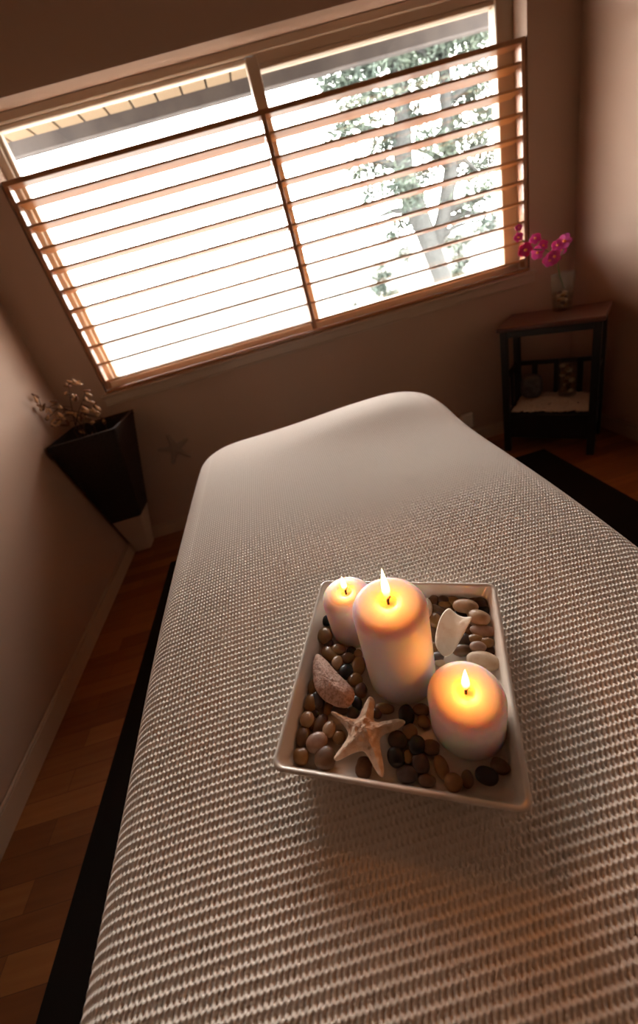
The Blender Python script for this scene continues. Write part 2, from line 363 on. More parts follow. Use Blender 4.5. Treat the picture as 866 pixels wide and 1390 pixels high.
for (x0, y0, x1, y1) in [(547, 230, 480, 215), (545, 150, 470, 120), (545, 190, 455, 170), (612, 230, 668, 190), (606, 140, 670, 100), (600, 90, 545, 60), (565, 285, 500, 300),
                         (603, 290, 660, 270), (603, 300, 670, 290), (540, 100, 600, 60), (600, 60, 665, 20), (612, 230, 560, 200), (590, 330, 640, 300), (533, 60, 460, 60), (612, 210, 650, 235)]:
    limbs.append(([tp(x0, y0), tp((x0+x1)/2, (y0+y1)/2-6, random.uniform(-.2, .2)), tp(x1, y1, random.uniform(-.3, .3))], [.07, .045, .015]))
spots = []
for (x, y, R) in [(478, 108, .42), (500, 88, .36), (455, 120, .26), (520, 130, .3), (487, 150, .35), (462, 185, .28), (520, 190, .38), (555, 80, .35), (575, 110, .3), (560, 160, .35), (540, 60, .3),
                  (640, 60, .4), (655, 100, .4), (630, 130, .36), (665, 150, .36), (645, 190, .38), (620, 175, .3), (665, 215, .3), (640, 235, .34), (655, 262, .36), (628, 280, .32), (662, 300, .3), (600, 200, .3),
                  (510, 225, .28), (535, 250, .34), (500, 262, .25), (560, 268, .3), (575, 235, .3), (550, 300, .28), (530, 320, .22), (548, 345, .2), (600, 50, .3), (575, 60, .3), (520, 60, .3), (622, 20, .35), (590, 20, .3), (655, 40, .3),
                  (632, 325, .2), (440, 105, .2), (610, 330, .18), (580, 190, .26), (485, 235, .2)]:
    spots.append((tp(x, y, random.uniform(-.7, .7)), R*.95))
branchy('pine_tree', [(tr1, [.26, .22, .17, .16, .18, .17, .13, .12, .10]), (tr2, [.13, .13, .12, .10, .09, .08])], limbs, spots,
        'big forked pale grey pine tree seen through the right window bay', 'tree')
def conifer(x, y, h, w, lab, Y):  # tip seen at (x, y)
    p = on(x, y, 1, Y); top = V((p.x, Y, p.z)); sp = []
    for i in range(7): sp.append(((top.x+random.uniform(-.1, .1), Y, top.z-.12-h*i/7), w*(.35+.65*i/7)))
    for i in range(6): sp.append(((top.x+(-1)**i*w*(.3+.12*i), Y, top.z-.3-h*i/7), w*.4))
    branchy('young_conifer', [([(top.x, Y, -2.6), (top.x, Y, 0), tuple(top)], [.07, .05, .01])], [], sp, lab, 'tree', leaf=.045, dens=900)
conifer(515, 352, 1.3, .34, 'small young conifer left of the forked pine, its tip low in the right bay', 8.6)
conifer(482, 408, 1.0, .30, 'smallest conifer, lowest at the left edge of the right bay', 12.5)
conifer(620, 318, 1.2, .26, 'slim young conifer standing just right of the pine trunk foot', 10.4)

# rug
rg = MB().box(((-.863+1.306)/2, (1.906-1.7)/2, .006), (2.169, 3.606, .012), bev=.004)
ro = obj('floor_rug', rg, M['rug']); tag(ro, 'large flat black-brown rug on the parquet under the massage table', 'rug')

# ------------------------------------------------------------ massage table and blanket
TXC, HW, RB, Y0, Y1 = .0675, .427, .062, -.46, 1.435
def ztop(x, y):
    z = .7045+.030*np.tanh((y-.346)/.30)-.0115*(x-.04)
    hump = .031*np.exp(-((y-1.25)/np.where(y<1.25,.15,.22))**2)*np.exp(-((x-.29)/.30)**2)-.004*np.clip((y-1.17)/.25,0,1)**2
    wob = .003*np.sin(5*x+3*y)*np.clip((y-.7)/.4, 0, 1)
    cx_ = np.clip((np.abs(x-TXC)-.24)/.15, 0, 1)
    return z+hump+wob-.016*cx_**2
mtb = empty('massage_table', (TXC, .5, .012)); tag(mtb, 'padded massage table standing on the dark rug under the knit blanket', 'massage table')
def mpart(name, mb, mt, **k): return obj(name, loc_to(mtb, mb, (TXC, .5, .012)), mt, mtb, **k)
mpart('padded_top', MB().box((TXC, (Y0+Y1)/2, .61), (2*HW-.06, Y1-Y0-.06, .075), bev=.03), M['vinyl_pad'])
mpart('frame', MB().box((TXC, (Y0+Y1)/2, .545), (2*HW-.12, Y1-Y0-.12, .055), bev=.01), M['black_wood'])
for sx in (-1, 1):
    for yy in (Y0+.2, Y1-.25):
        mpart('leg', MB().box((TXC+sx*(HW-.10), yy, .265), (.045, .045, .506), bev=.006), M['black_wood'])

PX, PY = .0057, .0088
def axis_pts(lo, hi, d0, d1, step, coarse):
    a = np.arange(d0, d1, step); l = np.arange(d0-coarse, lo-coarse, -coarse)[::-1]; h = np.arange(a[-1]+coarse, hi+coarse, coarse)
    return np.concatenate([l, a, h])
DROP = .20; arc = RB*math.pi/2
ex = HW-RB
xs = axis_pts(TXC-ex-arc-DROP, TXC+ex+arc+DROP, TXC-ex-arc-.03, TXC+ex+arc+.03, PX/5, .012)
iy0, iy1 = Y0+RB, Y1-RB
ys = axis_pts(iy0-arc-DROP, iy1+arc+DROP, .03, iy1+arc+.02, PY/7, .012)
X, Yg = np.meshgrid(xs, ys)
CR = .07                                     # corner radius of the mattress plan
qx = np.abs(X-TXC)-(ex-CR); yc_, hy = (iy0+iy1)/2, (iy1-iy0)/2
qy = np.abs(Yg-yc_)-(hy-CR)
ax_, ay_ = np.maximum(qx, 0), np.maximum(qy, 0); ln = np.hypot(ax_, ay_)
d = ln-CR                                    # distance outside the rounded plan
nx = np.where(ln > 1e-9, ax_/np.maximum(ln, 1e-9), 0)*np.sign(X-TXC); ny = np.where(ln > 1e-9, ay_/np.maximum(ln, 1e-9), 0)*np.sign(Yg-yc_)
dd = np.maximum(d, 0)
th = np.minimum(dd/RB, math.pi/2); over = np.maximum(dd-arc, 0)
bx = X-nx*dd; by = Yg-ny*dd
ang = np.arctan2(ny, nx)
fold = 1+0*ang
corner = (np.abs(nx) > .02) & (np.abs(ny) > .02)
flare = over*.05+np.where(corner, .012*np.sin(ang*10)*np.clip(over/.1, 0, 1), .004*np.sin(X*18+Yg*14)*np.clip(over/.1, 0, 1))
px = bx+nx*(RB*np.sin(th)+flare); py = by+ny*(RB*np.sin(th)+flare)
pz = ztop(bx, by)-RB*(1-np.cos(th))-over
Nx, Ny, Nz = nx*np.sin(th), ny*np.sin(th), np.cos(th)
# waffle knit
U = X/PX; Wv = Yg/PY
v = (Wv+.10*np.sin(2*math.pi*U))%1
dv = np.minimum(np.abs(v-.3), 1-np.abs(v-.3))
R_ = np.exp(-(dv/.19)**2)
Bb = (.5+.5*np.cos(2*math.pi*(U+.30*(v-.3))))**1.2
kn = 1-((1-R_)*(1-.62*Bb))**1.7
far = np.clip((1.7-by)/1.1, .3, 1)
amp = .0030*far*np.clip(1-over/.03, 0, 1)
amp = np.where(Yg < .02, 0, amp)
px += Nx*(kn-1)*amp; py += Ny*(kn-1)*amp; pz += Nz*(kn-1)*amp
co = np.stack([px, py, pz], -1).astype(np.float32); ny_, nx_ = X.shape
idx = np.arange(ny_*nx_).reshape(ny_, nx_)
q = np.stack([idx[:-1, :-1], idx[:-1, 1:], idx[1:, 1:], idx[1:, :-1]], -1).reshape(-1, 4).astype(np.int32)
me = bpy.data.meshes.new('knit_blanket'); me.vertices.add(ny_*nx_); me.vertices.foreach_set('co', co.ravel())
me.loops.add(q.size); me.loops.foreach_set('vertex_index', q.ravel()); me.polygons.add(len(q))
me.polygons.foreach_set('loop_start', np.arange(0, q.size, 4, dtype=np.int32)); me.polygons.foreach_set('loop_total', np.full(len(q), 4, np.int32))
me.polygons.foreach_set('use_smooth', np.ones(len(q), bool)); me.update(calc_edges=True); me.materials.append(M['cloth'])
bl = bpy.data.objects.new('knit_blanket', me); COL.objects.link(bl)
tag(bl, 'cream waffle-knit cotton blanket draped over the massage table', 'blanket')

# ------------------------------------------------------------ tray frame of reference (the tray lies on the sloping blanket)
TU = V((.92191186, -.3843691, -.04836233)); TV = V((.38718897, .91831921, .08230757)); TN = V((.01277557, -.09460569, .99543285))
TR = Matrix((TU, TV, TN)).transposed(); TC = V((.0396, .3462, .7365))
FL = -.0235                                   # tray floor below the rim plane
def tl(x, y, z=FL):                           # photo point -> place on the tray (a, b) at height z over the rim plane
    d_ = ray(x, y); t = (TC+TN*z-O).dot(TN)/d_.dot(TN); p = O+d_*t-TC; return p.dot(TU), p.dot(TV)
def tw(a, b_, z): return TC+TU*a+TV*b_+TN*z
def mpp(x, y, z=FL):                          # metres per photo pixel on the tray
    a = tl(x, y, z); b_ = tl(x+4, y, z); c = tl(x, y+4, z); return (math.dist(a, b_)+math.dist(a, c))/8
def rrect(w_, l_, r, z, n=6):
    out = []
    for cx_, cy_, a0 in ((w_/2-r, l_/2-r, 0), (-w_/2+r, l_/2-r, 90), (-w_/2+r, -l_/2+r, 180), (w_/2-r, -l_/2+r, 270)):
        for i in range(n+1):
            t = math.radians(a0+90*i/n); out.append((cx_+r*math.cos(t), cy_+r*math.sin(t), z))
    return out
tw_, tl_ = .2645, .2735
loops = [rrect(tw_-.050, tl_-.050, .012, 0), rrect(tw_-.038, tl_-.038, .015, .0008), rrect(tw_-.010, tl_-.010, .013, .0235), rrect(tw_-.001, tl_-.001, .012, .0275), rrect(tw_, tl_, .012, .0300),
         rrect(tw_-.004, tl_-.004, .0105, .0315), rrect(tw_-.009, tl_-.009, .009, .0312), rrect(tw_-.0125, tl_-.0125, .008, .029), rrect(tw_-.027, tl_-.027, .010, .0100), rrect(tw_-.034, tl_-.034, .011, .0068), rrect(tw_-.044, tl_-.044, .012, .0062)]
mb = MB(); n = len(loops[0]); vs = sum(loops, [])
mb.add(vs, [(k*n+i, k*n+(i+1) % n, (k+1)*n+(i+1) % n, (k+1)*n+i) for k in range(len(loops)-1) for i in range(n)]+[tuple(reversed(range(n))), tuple(range((len(loops)-1)*n, len(loops)*n))])
to = obj('serving_tray', mb, M['tray'], smooth=True, angle=50); place(to, tw(0, 0, FL-.0062), TR)
tag(to, 'square white glazed ceramic tray holding candles and pebbles on the blanket', 'tray')

# ------------------------------------------------------------ candles
def candle(a, b_, r, h, label, fl_h, fl_w, power, fl_lean=(0, 0)):
    t = empty('pillar_candle', tw(a, b_, FL), TR); tag(t, label, 'candle', 'white pillar candles on the tray')
    s = .010
    pr = [(r-.0015, 0), (r, .0015), (r, h-s*1.6)]
    for i in range(1, 9):
        q_ = i/8*math.pi/2; pr.append((r-s*1.25+s*1.25*math.cos(q_), h-s*1.6+s*1.4*math.sin(q_)))
    pr += [(r*.62, h-s*.12), (r*.42, h-s*.12), (r*.25, h-s*.10), (r*.22, h-s*.26), (r*.19, h-s*.5), (r*.12, h-s*.57), (r*.02, h-s*.58)]
    body = obj('wax_body', MB().lathe(pr, n=72), M['wax'], t, smooth=True)
    zt = h-s*.58
    pts = [(0, 0, zt-.002), (0, 0, zt+.005), (.0008, 0, zt+.010), (.0030, .0005, zt+.0125)]
    obj('wick', MB().tube(pts, [.0015, .0015, .0016, .0012], 8), M['wick'], t, smooth=True)
    fp = [(.12, 0), (.45, .07), (.8, .18), (1, .3), (.93, .42), (.72, .58), (.45, .75), (.2, .9), (.03, 1)]
    fb = MB(); nn = 16; vs = []
    for q_, z in fp:
        for i in range(nn):
            an = 2*math.pi*i/nn; vs.append((q_*fl_w*math.cos(an)+fl_lean[0]*z*z*fl_h, q_*fl_w*math.sin(an)+fl_lean[1]*z*z*fl_h, zt+.008+z*fl_h))
    fb.add(vs, [(k*nn+i, k*nn+(i+1) % nn, (k+1)*nn+(i+1) % nn, (k+1)*nn+i) for k in range(len(fp)-1) for i in range(nn)]+[tuple(reversed(range(nn))), tuple(range((len(fp)-1)*nn, len(fp)*nn))])
    f = obj('flame', fb, M['flame'], t, smooth=True)
    L = bpy.data.lights.new('flame_light', 'POINT'); L.energy = power; L.color = (1, .265, .012); L.shadow_soft_size = .004
    lo = bpy.data.objects.new('flame_light', L); COL.objects.link(lo); lo.parent = t; lo.location = (0, 0, zt+.008+fl_h*.42)
    return t
candle(.0023, .0040, .0433, .1436, 'tallest white pillar candle, lit, in the middle of the tray', .050, .0046, .115)
candle(.0798, -.0489, .0413, .0655, 'short wide lit candle at the near right corner of the tray', .038, .0042, .095)
candle(-.0700, .0690, .0355, .0800, 'lit candle at the far left tray corner, behind the tallest one', .028, .0040, .055)

# ------------------------------------------------------------ pebbles
def ico(sub):
    import bmesh
    bm = bmesh.new(); bmesh.ops.create_icosphere(bm, subdivisions=sub, radius=1)
    v_ = np.array([x.co[:] for x in bm.verts]); f_ = [tuple(q.index for q in p.verts) for p in bm.faces]; bm.free(); return v_, f_
IV, IF = ico(3)
def lump(rx, ry, rz, seed, amt=.10, boxy=0, dent=0):
    r = np.random.default_rng(seed); P = IV.copy(); s = np.ones(len(P))
    for k in range(5):
        a = r.normal(size=3)*r.uniform(.8, 2.4); s += amt*np.sin(P@a+r.uniform(0, 6))/(1+k*.4)*.6
    if boxy: P = np.sign(P)*np.abs(P)**(1-boxy)
    if dent: s -= dent*np.exp(-(((P-np.array([.1, -.2, .97]))**2).sum(1))/.12)
    P = P*s[:, None]*np.array([rx, ry, rz]); P[:, 2] -= P[:, 2].min()
    return MB().add(P.tolist(), IF)
# x, y in the photo, half sizes in photo pixels, turn, colour, height of its underside over the tray floor, words
PB = [
 (439.7,842.4,6,7,0,'black',0,'black pebble wedged between tray wall and back left candle'),
 (440,861,9,12,-10,'ochre',0,'large ochre pebble below the back left candle, against the left wall'),
 (446,873.5,6,6,0,'dark brown',0,'small dark rough pebble under the large ochre one by the left wall'),
 (447,888,13,7.5,38,'ochre',0,'long ochre pebble just above the tip of the pink shell'),
 (459,882,9.5,6.5,8,'ochre',0,'flat ochre pebble directly in front of the back left candle'),
 (477,883,6,5,0,'black',0,'small black pebble between back left and tall candle'),
 (486,888,5,6,0,'ochre',0,'small ochre pebble touching the left side of the tall candle'),
 (472,893,8,8,20,'brown',0,'dull brown pebble between the small tan one and the tall candle'),
 (458,900,7.5,8.5,10,'tan',.003,'small round tan pebble touching the upper edge of the pink shell'),
 (470,911,10,10,0,'black',0,'round black pebble beside the upper right edge of the pink shell'),
 (486,904,8,12.5,8,'ochre',0,'upright oval ochre pebble right of the round black one'),
 (482,923,10,9,20,'ochre',0,'wide ochre pebble right of the middle of the pink shell'),
 (490,937,8,10,0,'brown',0,'glossy brown pebble above the top arm of the starfish'),
 (418,932,8,11,-10,'ochre',0,'dark ochre pebble between left tray wall and pink shell'),
 (413.8,952.6,8.5,11,0,'ochre',0,'smooth oval ochre pebble at the left wall, left of the grey one'),
 (431,951,8.5,12,-25,'grey',0,'smooth dark grey oval pebble left of the lower end of the pink shell'),
 (445.5,961,6,9,20,'ochre',0,'orange striped pebble below the pink shell'),
 (425,967,8,6,0,'dark brown',0,'dark brown pebble half under its neighbours below the grey oval one'),
 (409,975,9,10,15,'tan',.002,'knobbly tan pebble at the left wall'),
 (422.4,981,6.5,10,0,'brown',0,'slim brown pebble between the knobbly tan and the bent brown one'),
 (435,981,8,14,28,'brown',0,'bent elongated brown pebble left of the starfish'),
 (446.6,991,9,11,15,'tan',.001,'oval tan pebble with a worn face, left of the starfish centre'),
 (460.5,1000,9.5,9.5,0,'ochre',0,'ochre pebble tucked between two left arms of the starfish'),
 (408.5,999,9.5,13.5,0,'brown',0,'tall brown pebble at the left wall above the near left corner'),
 (430,1008.5,14.5,12,-15,'pinkish',.002,'largest shiny pinkish brown pebble near the lower left tray corner'),
 (409,1026,10.5,11,0,'ochre',0,'ochre pebble in the near left tray corner'),
 (440.8,1032,15,15,25,'brown',0,'big dull brown pebble at the near wall, beside the corner ochre one'),
 (493.5,1042,12,14,10,'brown',0,'brown pebble at the near wall between two starfish arms'),
 (461.6,963.5,11,6.5,8,'grey',0,'flat grey pebble just below the pink shell end'),
 (479,968,8.5,7,15,'grey',0,'round greyish pebble above the starfish between its upper arms'),
 (484.7,954,7,10,-10,'black',0,'glossy black pebble between pink shell and starfish top arm'),
 (521.7,962,13,7,8,'ochre',0,'flat ochre pebble at the foot of the tall candle'),
 (551.7,970.4,11,13,0,'black',0,'round black pebble at the tip of the right starfish arm'),
 (511,968,7,7,0,'brown',0,'brown pebble behind the starfish, left of the flat ochre one'),
 (540,1005,13,11,20,'dark brown',0,'dark brown pebble below the right starfish arm'),
 (537.5,1028,11,12,-10,'black',0,'angular black pebble right of the lowest starfish arm'),
 (553.5,1027,6,8.5,0,'ochre',.003,'small ochre pebble between the two angular black ones'),
 (551.7,1051,15,11,0,'grey',0,'large dark grey pebble at the near wall'),
 (557,993,10,10,0,'ochre',0,'ochre pebble directly below the round black one'),
 (573.5,963.5,11,8,0,'brown',0,'brown pebble between tall and front candle'),
 (578,979,9,8,30,'ochre',0,'ochre pebble touching the upper left of the front candle'),
 (566,1011,10,12,25,'black',.002,'pointed black pebble left of the front candle'),
 (585,1015,12,10,0,'brown',0,'flat brown pebble against the left foot of the front candle'),
 (571,1036,11,12,0,'dark brown',0,'dark pebble below the pointed black one'),
 (599,1041,9,15,-8,'ochre',0,'upright ochre pebble in front of the front candle'),
 (616,1061.6,12.5,12,0,'ochre',0,'round ochre pebble at the near wall below the front candle'),
 (634.7,1057,8.5,12,10,'brown',0,'reddish brown pebble left of the lone black one'),
 (660,1053.6,14.5,12,0,'black',0,'oval black pebble near the right near tray corner'),
 (679,1040,12,10,20,'brown',0,'brown pebble at the right foot of the front candle'),
 (579,1059,12,8,5,'brown',0,'flat brown pebble at the near wall right of the large grey one'),
 (588.3,814.8,6.5,7.5,20,'brown',.002,'small brown pebble at the far wall beside the ribbed shell'),
 (602.4,812,7,6,0,'dark brown',.004,'dark brown pebble at the far wall above the orange one'),
 (603.3,821,7.5,6,0,'ochre',.003,'bright orange ochre pebble above the white shell'),
 (615,813,8,6.5,0,'ochre',.002,'dull ochre pebble at the far wall above the tip of the white shell'),
 (628.7,811.5,7,5,0,'dark brown',.002,'dark pebble at the far wall behind the big tan one'),
 (642,812,8,6.5,0,'brown',0,'brown pebble at the far wall right of the big tan one'),
 (655,816,8,8,0,'dark brown',0,'dark brown pebble in the far right tray corner'),
 (632.3,822.8,13.5,9.5,5,'tan',.006,'big smooth tan pebble near the far wall'),
 (628,834,9,6.5,0,'black',.001,'black pebble between the big tan one and the white shell'),
 (656,828,9,7,0,'black',0,'black pebble at the right wall behind the peaked tan one'),
 (649,837.4,13,10,28,'tan',.006,'peaked tan pebble near the right wall'),
 (655,856,14.5,8,6,'pinkish',.005,'long pinkish pebble at the right wall'),
 (646,867.5,10,7,5,'ochre',.003,'ochre pebble under the long pinkish one, left of its pair'),
 (663,871.5,9,7,0,'ochre',.003,'ochre pebble at the right wall under the long pinkish one'),
 (648.6,878,9.5,7,0,'pinkish',.004,'round pinkish pebble above the large pale stone'),
 (666,883,8,6.5,0,'dark brown',0,'dark pebble at the right wall beside the large pale stone'),
 (595,828.5,12,6.5,30,'brown',.003,'long brown pebble left above the white shell'),
 (590,842,8,11.5,-8,'ochre',.002,'oval ochre brown pebble left of the white shell'),
 (610,826,7,5,-30,'brown',.002,'small reddish brown pebble at the upper edge of the white shell'),
 (587,860,6,10,0,'brown',0,'brown pebble between tall candle and white shell'),
 (588,880,6,8.5,0,'ochre',0,'ochre pebble right of the tall candle, below the white shell'),
 (593,892,8,6.5,0,'grey',0,'grey pebble between tall candle and front candle'),
 (592,901,7,5,0,'pale',0,'pale pebble just behind the front candle'),
 (628,883,12,7.5,-8,'brown',0,'brown pebble under the lower tip of the white shell'),
 (629,869,9,9,0,'dark brown',0,'dark pebble in the shade right of the white shell'),
 (635,855,7,8,0,'brown',0,'dark ochre pebble between the white shell and the long pinkish pebble'),
 (655,897,20,14,12,'pale',.002,'large flat pale stone behind the front candle'),
]
for k, (x, y, rx, ry, rot, c, up, lab) in enumerate(PB):
    s = mpp(x, y); ax_m, ay_m = rx*s*1.09, ry*s*1.09
    hz = min(ax_m, ay_m)*(.62 if max(rx, ry) < 14 else .5)
    z = FL+up; a, b_ = tl(x, y, z+hz)
    # photo "right" on the tray
    p1 = tl(x+5, y, z+hz); an = math.atan2(p1[1]-b_, p1[0]-a)-math.radians(rot)
    # keep inside the tray and off the candles
    lim_a, lim_b = tw_/2-.013-min(ax_m, ay_m), tl_/2-.013-min(ax_m, ay_m)
    a = max(-lim_a, min(lim_a, a)); b_ = max(-lim_b, min(lim_b, b_))
    for (ca, cb, crr) in ((.0023, .004, .0433), (.0798, -.0489, .0413), (-.07, .069, .0355)):
        dx_, dy_ = a-ca, b_-cb; dl = math.hypot(dx_, dy_)
        dirn = math.atan2(dy_, dx_)-an; reff = ax_m*ay_m/math.hypot(ay_m*math.cos(dirn), ax_m*math.sin(dirn))
        if dl < crr+reff*.98: q_ = (crr+reff*.98)/dl; a, b_ = ca+dx_*q_, cb+dy_*q_
    mbp = lump(ax_m, ay_m, hz, 100+k, .09, boxy=.12 if 'angular' in lab or 'pointed' in lab else 0, dent=.12 if ('worn' in lab or c == 'pinkish') else 0)
    o = obj('pebble', mbp, PEB[c], smooth=True)
    place(o, tw(a, b_, z), TR @ Matrix.Rotation(an, 3, 'Z')); tag(o, lab, 'pebble', 'pebbles on the tray')

# starfish on the tray
zs = FL+.016
def outl(pts, z): return [tl(x, y, z) for x, y in pts]
sf = [(503,944),(508,950),(507,966),(508,977),(522,977),(538,974),(548,976),(549,981),(538,989),(524,994),(516,1001),(516,1014),(520,1036),(520,1051),(515,1052),(507,1040),(498,1024),(491,1018),(476,1022),(458,1031),(452.5,1028),(456,1021),(466,1008),(472,996),(468,986),(460,977),(449,967),(452,964),(466,970),(479,974),(486,971),(494,955),(499,946)]
mbs, c = inflate(outl(sf, zs), .0075, n=4, rings=14, noise=.035, seed=4, power=.75, under=.5, dref=.012, cen=tl(496, 994, zs), ripple=lambda p, q: .16*math.sin(math.hypot(*p)*620)*min(1, q*2)+.10*math.sin(p[0]*900)*math.sin(p[1]*800+1)*min(1, q))
ridge = 0
so = obj('starfish', mbs, M['starfish'], smooth=True)
place(so, tw(c[0], c[1], zs-.003), TR); tag(so, 'cream dried five-armed starfish lying on the tray pebbles', 'starfish')
# white shell, a curved chip standing against the pebbles
ws = [(610.5,829),(620,836),(630,841),(641,844),(634,855),(624,870),(615,884),(604.5,890.5),(596,885),(591,875),(592,860),(596,845),(603,833)]
zw = FL+.024
mbw, c = inflate(outl(ws, zw), .0022, n=4, rings=10, noise=.05, seed=2, power=.4, under=.6, bend=lambda p: -.006+12*(p[0]**2)+2*(p[1]**2))
wo = obj('shell_fragment', mbw, M['shell_white'], smooth=True)
place(wo, tw(c[0], c[1], zw+.0045), TR @ Matrix.Rotation(.12, 3, 'X')); tag(wo, 'curved bleached white shell chip on pebbles in the far right of the tray', 'shell')
pk = [(431,886),(426.5,890),(423.5,901),(424.5,921),(428,935),(438,948),(449,954.5),(459,958.5),(470,959),(478,952),(481,942),(477.5,932),(469,923),(454,908),(441,893)]
zp = FL+.017
mbk, c = inflate(outl(pk, zp), .0095, n=4, rings=12, noise=.025, seed=3, power=.55, under=.55)
ko = obj('shell_fragment', mbk, M['shell_pink'], smooth=True)
place(ko, tw(c[0], c[1], zp-.003), TR); tag(ko, 'rough pinkish pointed shell piece in the left of the tray', 'shell')
# little ribbed shell beside the tall candle
rs = [(577,813),(582,816),(585,824),(584,834),(579,839),(575,832),(574,820)]
zr = FL+.014
mbr, c = inflate(outl(rs, zr), .006, n=5, rings=8, seed=5, ripple=lambda p, q: .12*math.sin(p[1]*2600) if q > .05 else 0)
ho = obj('scallop_shell', mbr, M['shell_white'], smooth=True)
place(ho, tw(c[0]+.002, c[1]+.001, zr), TR); tag(ho, 'small ribbed scallop shell peeking out right of the tallest candle', 'shell')

# ------------------------------------------------------------ side table in the right corner
AX, AY, ATH, AW, AD, AZ = 1.1205, 2.0209, -.77876, .4606, .3174, .702
ct, st_ = math.cos(ATH), math.sin(ATH)
tc_ = (AX+ct*AW/2-st_*AD/2, AY+st_*AW/2+ct*AD/2, 0)
stb = empty('side_table', tc_, Matrix.Rotation(ATH, 3, 'Z')); tag(stb, 'small black side table with a brown top across the right room corner', 'side table')
hw, hd = AW/2, AD/2; ls = .034
obj('table_top', MB().box((0, 0, AZ-.011), (AW, AD, .022), bev=.004), M['top_wood'], stb)
ap = MB().box((0, -hd+.034, AZ-.040), (AW-.06, .018, .036)).box((0, hd-.034, AZ-.040), (AW-.06, .018, .036)).box((-hw+.034, 0, AZ-.04), (.018, AD-.06, .036)).box((hw-.034, 0, AZ-.04), (.018, AD-.06, .036))
obj('apron', ap, M['black_wood'], stb)
for sx in (-1, 1):
    for sy in (-1, 1):
        obj('leg', MB().box((sx*(hw-.030), sy*(hd-.030), (AZ-.022)/2), (ls, ls, AZ-.022), bev=.003), M['black_wood'], stb)
obj('shelf_box', MB().box((0, 0, .155), (AW-.05, AD-.05, .14), bev=.004), M['black_wood'], stb)
rl = MB().box((0, hd-.030, .43), (AW-.07, .016, .022))
for k in range(3): rl.box((-.11+k*.11, hd-.030, .325), (.028, .012, .19))
obj('back_rail', rl, M['black_wood'], stb)
for sx in (-1, 1):
    obj('side_rail', MB().box((sx*(hw-.030), 0, .43), (.016, AD-.09, .022)).box((sx*(hw-.030), 0, .325), (.012, .028, .19)), M['black_wood'], stb)
# white stones on the shelf (nobody could count them)
gv = MB(); r_ = random.Random(9); IV1, IF1 = ico(1)
for i in range(1500):
    u_, v_ = r_.uniform(-1, 1)*(hw-.055), r_.uniform(-1, 1)*(hd-.052); rr = r_.uniform(.007, .012)
    zz = .233+.026*min(1, (v_+hd-.05)/.12)*(1-(abs(u_)/(hw-.05))**4)*r_.uniform(.75, 1)
    P = IV1*np.array([rr, rr*r_.uniform(.7, 1), rr*.7])+np.array([u_, v_, zz]); gv.add(P.tolist(), IF1)
go = obj('white_gravel', gv, M['whitestones'], smooth=True); place(go, (tc_[0], tc_[1], 0), Matrix.Rotation(ATH, 3, 'Z'))
tag(go, 'bed of small white stones filling the lower shelf of the side table', 'stones', kind='stuff')
def tabw(u_, v_, z): return (tc_[0]+ct*u_-st_*v_, tc_[1]+st_*u_+ct*v_, z)
# grey stone candle holder and shell jar on the shelf
gs = empty('tealight_holder', tabw(-.105, .02, .264), Matrix.Rotation(ATH, 3, 'Z')); tag(gs, 'dark grey rounded stone tealight holder on the white stones, left on the shelf', 'holder')
obj('stone_body', lump(.056, .048, .068, 31, .05, boxy=.3), M['greystone'], gs, smooth=True)
jr = empty('glass_jar', tabw(.065, .035, .266)); tag(jr, 'tall clear glass jar of shells on the white stones of the shelf', 'jar')
obj('glass_body', MB().lathe([(.036, 0), (.043, .004), (.045, .05), (.045, .16), (.041, .185), (.043, .20), (.040, .20), (.038, .185), (.042, .158), (.042, .05), (.040, .008), (.002, .006)], n=28, cap1=False), M['vglass'], jr, smooth=True)
for k in range(24):
    an = k*2.4; rr = .024 if k % 3 else .006; zz = .010+k*.0066
    sh_ = lump(.016, .012, .010, 60+k, .12); sh_.v = [(a+rr*math.cos(an), b_+rr*math.sin(an), c_+zz) for a, b_, c_ in sh_.v]
    tag(obj('shell', sh_, [PEB['tan'], PEB['ochre'], PEB['pale'], PEB['brown']][k % 4], jr, smooth=True))
# glass vase with orchid
vx = on(763, 421, 2, AZ); VB = V((vx.x, vx.y, AZ))
vs_ = empty('glass_vase', VB); tag(vs_, 'clear square glass vase with pebbles on top of the side table', 'vase')
VH = .175
def sq(w_, z): return rrect(w_, w_, .006, z, 3)
lp = [sq(.060, 0), sq(.064, .003), sq(.082, VH), sq(.076, VH), sq(.058, .014), sq(.03, .012)]
mb = MB(); n = len(lp[0]); mb.add(sum(lp, []), [(k*n+i, k*n+(i+1) % n, (k+1)*n+(i+1) % n, (k+1)*n+i) for k in range(5) for i in range(n)]+[tuple(reversed(range(n))), tuple(range(5*n, 6*n))])
obj('glass_body', mb, M['vglass'], vs_, smooth=True, angle=40)
for k in range(11):
    an = k*2.1; rr = .014; zz = .016+k*.0062
    sh_ = lump(.014, .011, .009, 90+k, .1); sh_.v = [(a+rr*math.cos(an), b_+rr*math.sin(an), c_+zz) for a, b_, c_ in sh_.v]
    obj('pebble', sh_, [PEB['ochre'], PEB['tan'], PEB['dark brown'], PEB['pale']][k % 4], vs_, smooth=True)
orc = empty('orchid_spray', VB+V((0, 0, .095))); tag(orc, 'magenta orchid spray with orange centres arching out of the glass vase', 'flower'); OB = orc.matrix_world.translation
def op(x, y, dy=0): return on(x, y, 1, VB.y+dy)
stp = [VB+V((.008, 0, .10)), op(760, 375), op(756, 352), op(742, 340), op(722, 338), op(708, 325), op(703, 308)]
obj('stem', MB().tube([tuple(p-OB) for p in stp], [.003, .003, .003, .0026, .0024, .002, .0015], 8), M['stem'], orc, smooth=True)
stp = [op(757, 356), op(762, 345), op(768, 332)]
obj('stem', MB().tube([tuple(p-OB) for p in stp], [.0024, .002, .0016], 8), M['stem'], orc, smooth=True)
